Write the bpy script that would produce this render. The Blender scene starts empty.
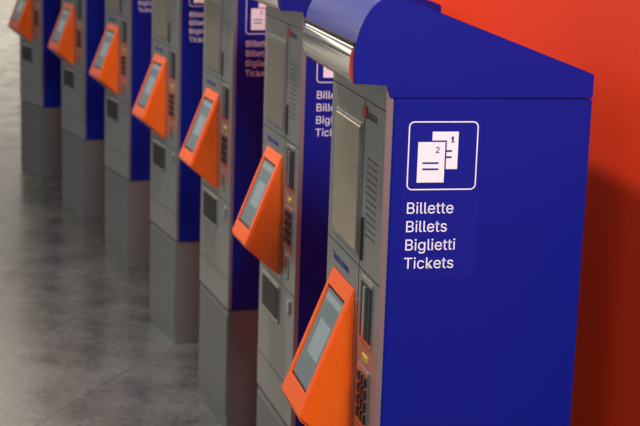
import bpy, bmesh, math, os
from mathutils import Matrix, Vector

# ---- dimensions (metres) ----
W=0.47; D=.4133; zs=1.712; zb=.4825; zt=1.290; zl=.9123; v0=.196
po=[(0.120,2.977,0.2184),(-0.066,4.516,0.2670),(-0.338,5.821,0.3157),(-0.642,6.929,0.3643),(-1.028,8.301,0.4129),(-1.451,9.526,0.4615),(-1.930,10.767,0.5102)]
FPX=1585; PITCH=.2121; ROLL=.0327; CAMH=2.128
scene=bpy.context.scene
try: scene.view_settings.view_transform='Standard'
except Exception: pass
FONT=None
try:
    FONT=bpy.data.fonts.load(os.path.join(bpy.utils.system_resource('DATAFILES'),'fonts','Inter.woff2'))
except Exception as ex: print('font fallback',ex)
def nmat(n):
    m=bpy.data.materials.new(n); m.use_nodes=True; nt=m.node_tree; return m,nt,nt.nodes['Principled BSDF']
def mat(n,c,ro=.4,me=0,em=0,emc=None,noise=0,coat=0,sc=40,spec=.5,stretch=None):
    m,nt,b=nmat(n)
    b.inputs['Roughness'].default_value=ro; b.inputs['Metallic'].default_value=me; b.inputs['Specular IOR Level'].default_value=spec
    b.inputs['Base Color'].default_value=(*c,1); b.inputs['Coat Weight'].default_value=coat
    if noise:
        tc=nt.nodes.new('ShaderNodeTexCoord'); no=nt.nodes.new('ShaderNodeTexNoise'); no.inputs['Scale'].default_value=sc; no.inputs['Detail'].default_value=5
        src=tc.outputs['Object']
        if stretch:
            mp=nt.nodes.new('ShaderNodeMapping'); mp.inputs['Scale'].default_value=stretch; nt.links.new(src,mp.inputs['Vector']); src=mp.outputs[0]
        nt.links.new(src,no.inputs['Vector'])
        mx=nt.nodes.new('ShaderNodeMix'); mx.data_type='RGBA'; mx.inputs[6].default_value=(*[q*(1-noise) for q in c],1); mx.inputs[7].default_value=(*[min(1,q*(1+noise)) for q in c],1)
        nt.links.new(no.outputs['Fac'],mx.inputs[0]); nt.links.new(mx.outputs[2],b.inputs['Base Color'])
    if em: b.inputs['Emission Color'].default_value=(*(emc or c),1); b.inputs['Emission Strength'].default_value=em
    return m
BLUE=mat('blue_paint',(.002,.012,.25),.36,noise=.06,sc=60,spec=.3)
BL2=mat('sticker_film',(.003,.015,.265),.26,spec=.35)
ORANGE=mat('orange_plastic',(.98,.125,.006),.3,spec=.5,coat=.35)
METAL=mat('brushed_panel',(.36,.36,.35),.30,.6,noise=.2,sc=30,stretch=(1,1,12))
BASE=mat('grey_plinth',(.20,.20,.197),.42,.3,noise=.12,sc=25,stretch=(1,1,6))
GLASS=mat('display_glass',(.09,.11,.11),.12,0,em=.13,emc=(.5,.6,.58))
UI=mat('display_ui',(.12,.14,.14),.15,0,em=.24,emc=(.6,.7,.68))
PANE=mat('info_pane',(.66,.56,.42),.12,.85)  # tan base colour stands in for the warm hall reflected in the pane
DARK=mat('dark_recess',(.012,.012,.012),.4)
WHITE=mat('white_print',(.95,.95,.95),.5)
CHROME=mat('lamp_chrome',(.85,.82,.78),.07,1)
RED=mat('red_mark',(.6,.02,.01),.4)
PRINT=mat('blue_print',(.02,.04,.25),.5)
GREYP=mat('grey_print',(.06,.06,.06),.5)
YEL=mat('yellow_mark',(.6,.38,.06),.4)
STEEL=mat('steel',(.5,.5,.49),.22,.9)
def fin(n,bm,m,bev=0,seg=2):
    if bev: bmesh.ops.bevel(bm,geom=bm.edges[:],offset=bev,segments=seg,affect='EDGES',clamp_overlap=True)
    bmesh.ops.recalc_face_normals(bm,faces=bm.faces[:])
    me=bpy.data.meshes.new(n); bm.to_mesh(me); bm.free(); me.materials.append(m); return me
def box(n,a,b,m,bev=0):
    bm=bmesh.new(); vs=[bm.verts.new((x,y,z)) for x in(a[0],b[0]) for y in(a[1],b[1]) for z in(a[2],b[2])]
    for f in [(0,1,3,2),(4,6,7,5),(0,4,5,1),(2,3,7,6),(0,2,6,4),(1,5,7,3)]: bm.faces.new([vs[i] for i in f])
    return fin(n,bm,m,bev)
def prism(n,prof,va,vb,m,bev=0):
    bm=bmesh.new(); A=[bm.verts.new((u,va,z)) for u,z in prof]; B=[bm.verts.new((u,vb,z)) for u,z in prof]; N=len(prof)
    bm.faces.new(A); bm.faces.new(B[::-1])
    for i in range(N): bm.faces.new([A[i],B[i],B[(i+1)%N],A[(i+1)%N]])
    return fin(n,bm,m,bev)
def smooth(me,ang=35):
    me.shade_smooth(); me.set_sharp_from_angle(angle=math.radians(ang)); return me
parts=[]
add=parts.append
add(box('plinth',(.004,.003,0),(D-.003,W-.003,zb-.003),BASE,.002))
add(box('plinth_door',(0,.012,.06),(.004,W-.012,zb-.02),BASE,.001))
add(box('cabinet',(.014,0,zb),(D,W,zs),BLUE,.0025))
add(box('front_panel',(0,.003,zb+.002),(.014,W-.003,zs+.026),METAL,.0015))
hp=[(D,zs+.0015),(D,zs+.048)]
pk=[(.030,.188),(.012,.1925),(-.006,.191),(-.022,.184),(-.037,.170),(-.050,.150),(-.060,.125),(-.066,.098),(-.068,.07),(-.066,.028)]
hp+=[(a,zs+b) for a,b in pk]+[(0.0,zs+.026),(.006,zs+.0015)]
add(smooth(prism('hood',hp,-.001,W+.001,BLUE,.0015)))
cp=[(-.060,zs+.026)]+[(-.064-.011*math.sin(math.radians(q)),zs+.064-.037*math.cos(math.radians(q))) for q in range(0,181,18)]
add(smooth(prism('visor_lamp',cp,.004,W-.025,CHROME,.0012),40))
add(box('visor_gasket',(-.070,.002,zs+.100),(-.055,W-.002,zs+.106),DARK,.001))
# screen housing
a,b=v0,v0+.205
tu,tz=-.112,zl+.095
def sl(s,t,off=0):
    T=Vector((0,0,zt)); Bt=Vector((tu,0,tz)); d=Bt-T; nrm=Vector((d.z,0,-d.x)).normalized()
    if nrm.x>0: nrm=-nrm
    q=T+d*t+nrm*off; return Vector((q.x,a+(b-a)*s,q.z))
bm=bmesh.new()
o=[bm.verts.new(sl(s,t)) for s,t in((0,0),(1,0),(1,1),(0,1))]
iq=[(.13,.13),(.9,.13),(.9,.84),(.13,.84)]
i1=[bm.verts.new(sl(s,t)) for s,t in iq]; i2=[bm.verts.new(sl(s,t,-.007)) for s,t in iq]
for k in range(4):
    j=(k+1)%4; bm.faces.new([o[k],o[j],i1[j],i1[k]]); bm.faces.new([i1[k],i1[j],i2[j],i2[k]])
bm.faces.new(i2)
ba=bm.verts.new((0,a,zl)); bb=bm.verts.new((0,b,zl))
bm.faces.new([o[0],o[3],ba]); bm.faces.new([o[1],bb,o[2]]); bm.faces.new([o[3],o[2],bb,ba]); bm.faces.new([o[0],ba,bb,o[1]])
es=[e for e in bm.edges if all(x in o+[ba,bb] for x in e.verts)]
bmesh.ops.bevel(bm,geom=es,offset=.006,segments=3,affect='EDGES')
add(smooth(fin('screen_housing',bm,ORANGE),30))
def slab(n,s0,s1,t0,t1,off,m,th=.002):
    bm=bmesh.new(); A=[bm.verts.new(sl(s,t,off)) for s,t in((s0,t0),(s1,t0),(s1,t1),(s0,t1))]; B=[bm.verts.new(sl(s,t,off+th)) for s,t in((s0,t0),(s1,t0),(s1,t1),(s0,t1))]
    bm.faces.new(A);bm.faces.new(B)
    for i in range(4): bm.faces.new([A[i],A[(i+1)%4],B[(i+1)%4],B[i]])
    return fin(n,bm,m)
add(slab('screen_border',.13,.9,.13,.84,-.0068,DARK))
add(slab('screen_glass',.16,.87,.155,.815,-.0047,GLASS,.001))
add(slab('screen_header',.20,.83,.18,.23,-.0036,UI,.0004))
add(slab('screen_window',.24,.70,.36,.62,-.0036,UI,.0004))
def fb(n,va,vb,za,zb_,m,th=.004,bev=.001): add(box(n,(-th,va,za),(0.001,vb,zb_),m,bev))
fb('panel_seam',.004,W-.004,1.6855,1.688,DARK,.0006,0)
fb('panel_seam',.004,W-.004,1.343,1.3455,DARK,.0006,0)
fb('panel_seam',.004,W-.004,.893,.8955,DARK,.0006,0)
fb('panel_seam',.168,.1702,.8955,1.6855,DARK,.0006,0)
fb('panel_seam',.004,W-.004,.60,.6025,DARK,.0006,0)
fb('pane_frame',.185,.415,1.365,1.635,STEEL,.003)
fb('info_pane',.192,.408,1.372,1.628,PANE,.005)
fb('ticket_slot',.148,.162,1.36,1.45,DARK)
fb('card_recess_frame',.045,.140,1.20,1.335,STEEL,.002)
fb('card_recess',.052,.133,1.21,1.325,DARK,.004)
fb('card_guide',.085,.100,1.215,1.32,STEEL,.008)
fb('keypad_plate',.05,.14,1.03,1.15,STEEL,.004)
for i in range(4):
    for j in range(3): fb('key',.059+.025*j,.076+.025*j,1.04+.026*i,1.06+.026*i,DARK,.008)
fb('reader_mark',.07,.11,1.165,1.178,YEL,.003)
fb('coin_plate',.085,.130,.93,1.0,STEEL,.003)
fb('coin_slot',.104,.110,.94,.985,DARK,.0045)
fb('tray_frame',.19,.41,.762,.880,STEEL,.004)
fb('ticket_tray',.20,.40,.772,.870,DARK,.006)
fb('lock_plate',.05,.08,.83,.87,STEEL,.006)
fb('logo_plate',.150,.180,1.650,1.674,RED,.002,0)
bm=bmesh.new()
for i in range(12):
    for j in range(7):
        y_,z_=.055+.012*j,1.42+.014*i; s_=.0028
        bm.faces.new([bm.verts.new((-.0005,y_+s_*math.cos(q*math.pi/3),z_+s_*math.sin(q*math.pi/3))) for q in range(6)])
add(fin('speaker_grille',bm,DARK))
def textmesh(n,s,size,m,mtx,off=0.0):
    cu=bpy.data.curves.new(n,'FONT'); cu.body=s; cu.size=size; cu.extrude=.0003; cu.resolution_u=4; cu.offset=size*off
    if FONT: cu.font=FONT
    ob=bpy.data.objects.new('tmp',cu); scene.collection.objects.link(ob)
    bpy.context.view_layer.update()
    me=bpy.data.meshes.new_from_object(ob); bpy.data.objects.remove(ob); me.name=n
    me.transform(mtx); me.materials.clear(); me.materials.append(m); return me
def side(u,z): return Matrix.Translation((u,-.0006,z))@Matrix.Rotation(math.pi/2,4,'X')
def front(v,z): return Matrix.Translation((-.0006,v,z))@Matrix.Rotation(-math.pi/2,4,'Z')@Matrix.Rotation(math.pi/2,4,'X')
LS=.0430 if FONT else .0345
for i,s in enumerate(['Billette','Billets','Biglietti','Tickets']):
    add(textmesh('label_text',s,LS,WHITE,side(.0455,1.489-.0365*i)))
add(textmesh('logo_text','TICKETS',.026,GREYP,front(.143,1.652)))
add(textmesh('front_text','Touch screen',.033,PRINT,front(.405,1.305)))
def rrect(u0,u1,z0,z1,r,n=6):
    pts=[]
    for cx,cz,st in((u1-r,z1-r,0),(u0+r,z1-r,90),(u0+r,z0+r,180),(u1-r,z0+r,270)):
        for i in range(n+1):
            t=math.radians(st+90*i/n); pts.append((cx+r*math.cos(t),cz+r*math.sin(t)))
    return pts
def ring(n,o,i,y,m):
    bm=bmesh.new(); A=[bm.verts.new((u,y,z)) for u,z in o];B=[bm.verts.new((u,y,z)) for u,z in i];N=len(o)
    for k in range(N): bm.faces.new([A[k],A[(k+1)%N],B[(k+1)%N],B[k]])
    return fin(n,bm,m)
def poly(n,pts,y,m):
    bm=bmesh.new(); bm.faces.new([bm.verts.new((u,y,z)) for u,z in pts]); return fin(n,bm,m)
iu0,iu1,iz0,iz1=.045,.184,1.535,1.669
add(ring('icon_frame',rrect(iu0,iu1,iz0,iz1,.011),rrect(iu0+.0024,iu1-.0024,iz0+.0024,iz1-.0024,.0086),-.0008,WHITE))
add(poly('sticker_film',rrect(.038,.191,1.362,1.677,.015),-.0004,BL2))
cu,cz=(iu0+iu1)/2,(iz0+iz1)/2
def ticket(u0,z0,w,h,y,num,nx):
    add(poly('ticket_icon',[(u0,z0),(u0+w,z0),(u0+w,z0+h),(u0,z0+h)],y,WHITE))
    for k in range(2): add(poly('ticket_icon_line',[(u0+.010,z0+h*.46-.012*k),(u0+w-.012,z0+h*.46-.012*k),(u0+w-.012,z0+h*.46+.0035-.012*k),(u0+.010,z0+h*.46+.0035-.012*k)],y-.0003,BLUE))
    add(textmesh('ticket_number',num,.023,BLUE,Matrix.Translation((0,y+.0003,0))@side(u0+nx,z0+h-.021),.004))
ticket(cu-.022,cz-.026,.052,.073,-.0009,'1',.036)
add(poly('ticket_gap',[(cu-.05,cz-.050),(cu+.007,cz-.050),(cu+.007,cz+.030),(cu-.05,cz+.030)],-.0014,BL2))
ticket(cu-.050,cz-.052,.054,.079,-.0018,'2',.034)
for x,y,t in po:
    e=bpy.data.objects.new('ticket_machine',None); scene.collection.objects.link(e); e.location=(x,y,0); e.rotation_euler=(0,0,t)
    for me in parts:
        ob=bpy.data.objects.new(me.name,me); scene.collection.objects.link(ob); ob.parent=e
# wall
gap=.09
def back(i):
    x,y,t=po[i]; return (x+(D+gap)*math.cos(t)-W/2*math.sin(t),y+(D+gap)*math.sin(t)+W/2*math.cos(t))
base=[back(i) for i in range(7)]
th=po[0][2]; d0=(math.sin(th),-math.cos(th))
pre=[(base[0][0]+d0[0]*q,base[0][1]+d0[1]*q) for q in (5,3,1.4)]
t6=po[6][2]; post=[(base[6][0]-math.sin(t6)*.6,base[6][1]+math.cos(t6)*.6)]
line=pre+base+post
m,nt,bs=nmat('red_wall_paint'); bs.inputs['Base Color'].default_value=(.88,.050,.008,1); bs.inputs['Roughness'].default_value=.55; bs.inputs['Specular IOR Level'].default_value=.15
no=nt.nodes.new('ShaderNodeTexNoise'); no.inputs['Scale'].default_value=90; bp=nt.nodes.new('ShaderNodeBump'); bp.inputs['Strength'].default_value=.08
nt.links.new(no.outputs['Fac'],bp.inputs['Height']); nt.links.new(bp.outputs['Normal'],bs.inputs['Normal'])
bm=bmesh.new(); H=3.4; N=len(line)
lo=[bm.verts.new((x,y,0)) for x,y in line]; hi=[bm.verts.new((x,y,H)) for x,y in line]
lo2=[bm.verts.new((x+.2,y+.03,0)) for x,y in line]; hi2=[bm.verts.new((x+.2,y+.03,H)) for x,y in line]
for i in range(N-1):
    bm.faces.new([lo[i],lo[i+1],hi[i+1],hi[i]]); bm.faces.new([lo2[i],hi2[i],hi2[i+1],lo2[i+1]]); bm.faces.new([hi[i],hi[i+1],hi2[i+1],hi2[i]])
bm.faces.new([lo[0],hi[0],hi2[0],lo2[0]]); bm.faces.new([lo[-1],lo2[-1],hi2[-1],hi[-1]])
me=fin('wall_right',bm,m); smooth(me,30)
ob=bpy.data.objects.new('wall_right',me); scene.collection.objects.link(ob)
# floor
m,nt,bs=nmat('stone_floor'); L=nt.links
tc=nt.nodes.new('ShaderNodeTexCoord')
def noise(sc,de,ro,di=0):
    n=nt.nodes.new('ShaderNodeTexNoise'); n.inputs['Scale'].default_value=sc; n.inputs['Detail'].default_value=de; n.inputs['Roughness'].default_value=ro; n.inputs['Distortion'].default_value=di; L.new(tc.outputs['Object'],n.inputs['Vector']); return n
n1=noise(3.5,9,.65,.2); n2=noise(30,8,.75)
ad=nt.nodes.new('ShaderNodeMath'); ad.operation='MULTIPLY_ADD'; ad.inputs[1].default_value=1.0; L.new(n2.outputs['Fac'],ad.inputs[0]); L.new(n1.outputs['Fac'],ad.inputs[2])
cr=nt.nodes.new('ShaderNodeValToRGB'); cr.color_ramp.elements[0].position=.38; cr.color_ramp.elements[0].color=(.042,.043,.042,1); cr.color_ramp.elements[1].position=.64; cr.color_ramp.elements[1].color=(.175,.175,.166,1)
hf=nt.nodes.new('ShaderNodeMath'); hf.operation='MULTIPLY'; hf.inputs[1].default_value=.5; L.new(ad.outputs[0],hf.inputs[0]); L.new(hf.outputs[0],cr.inputs[0])
br=nt.nodes.new('ShaderNodeTexBrick'); br.offset=.5; br.inputs['Scale'].default_value=1; br.inputs['Brick Width'].default_value=1.2; br.inputs['Row Height'].default_value=1.2; br.inputs['Mortar Size'].default_value=.005
br.inputs['Color1'].default_value=(1,1,1,1);br.inputs['Color2'].default_value=(.84,.84,.84,1);br.inputs['Mortar'].default_value=(.5,.5,.5,1)
mp=nt.nodes.new('ShaderNodeMapping'); mp.inputs['Rotation'].default_value=(0,0,.35); L.new(tc.outputs['Object'],mp.inputs['Vector']); L.new(mp.outputs[0],br.inputs['Vector'])
mx=nt.nodes.new('ShaderNodeMix'); mx.data_type='RGBA'; mx.blend_type='MULTIPLY'; mx.inputs[0].default_value=1; L.new(cr.outputs[0],mx.inputs[6]); L.new(br.outputs['Color'],mx.inputs[7])
L.new(mx.outputs[2],bs.inputs['Base Color']); bs.inputs['Specular IOR Level'].default_value=.42
mr=nt.nodes.new('ShaderNodeMapRange'); mr.inputs[1].default_value=.3; mr.inputs[2].default_value=.7; mr.inputs[3].default_value=.18; mr.inputs[4].default_value=.33; L.new(n1.outputs['Fac'],mr.inputs[0]); L.new(mr.outputs[0],bs.inputs['Roughness'])
ob=bpy.data.objects.new('floor',box('floor',(-30,-6,-.1),(12,60,0),m)); scene.collection.objects.link(ob)
# camera
cp_,sp=math.cos(PITCH),math.sin(PITCH); F=Vector((0,cp_,-sp)); R0=Vector((1,0,0)); U0=Vector((0,sp,cp_))
R=R0*math.cos(ROLL)+U0*math.sin(ROLL); U=U0*math.cos(ROLL)-R0*math.sin(ROLL)
cd=bpy.data.cameras.new('camera'); co=bpy.data.objects.new('camera',cd); scene.collection.objects.link(co)
cd.sensor_width=36; cd.lens=FPX/640*36; cd.clip_end=200
M=Matrix.Identity(4)
for i in range(3): M[i][0]=R[i];M[i][1]=U[i];M[i][2]=-F[i]
M[2][3]=CAMH
co.matrix_world=M; scene.camera=co
cd.dof.use_dof=True; cd.dof.focus_distance=3.1; cd.dof.aperture_fstop=9
w=bpy.data.worlds.new('hall_ambient'); scene.world=w; w.use_nodes=True; w.node_tree.nodes['Background'].inputs[0].default_value=(.94,.96,1,1); w.node_tree.nodes['Background'].inputs[1].default_value=.22
def area(n,loc,tgt,sx,sy,e,c):
    l=bpy.data.lights.new(n,'AREA'); l.shape='RECTANGLE'; l.size=sx; l.size_y=sy; l.energy=e; l.color=c
    ob=bpy.data.objects.new(n,l); scene.collection.objects.link(ob); ob.location=loc
    ob.rotation_euler=(Vector(tgt)-Vector(loc)).to_track_quat('-Z','Y').to_euler()
area('ceiling_light',(-2.5,6,4.6),(-1.5,6,0),.6,10,150,(1,.98,.95))
area('side_panel_fill',(.7,-.6,4.3),(-.3,5,1.2),1.3,.8,210,(.95,.97,1))  # added fill lamp out of frame, brightens the blue side panels
area('hall_light',(-6.5,19,4.5),(-6,19,0),5,8,330,(1,.87,.65))
area('far_floor_fill',(-9,38,2.6),(-5,10,1),14,4,280,(1,.88,.68))  # added unseen light panel, mirrored by the floor to brighten its far end
area('wall_spot',(-1.5,5.6,5.2),(.8,2.8,1.7),.3,.3,235,(1,.92,.84))
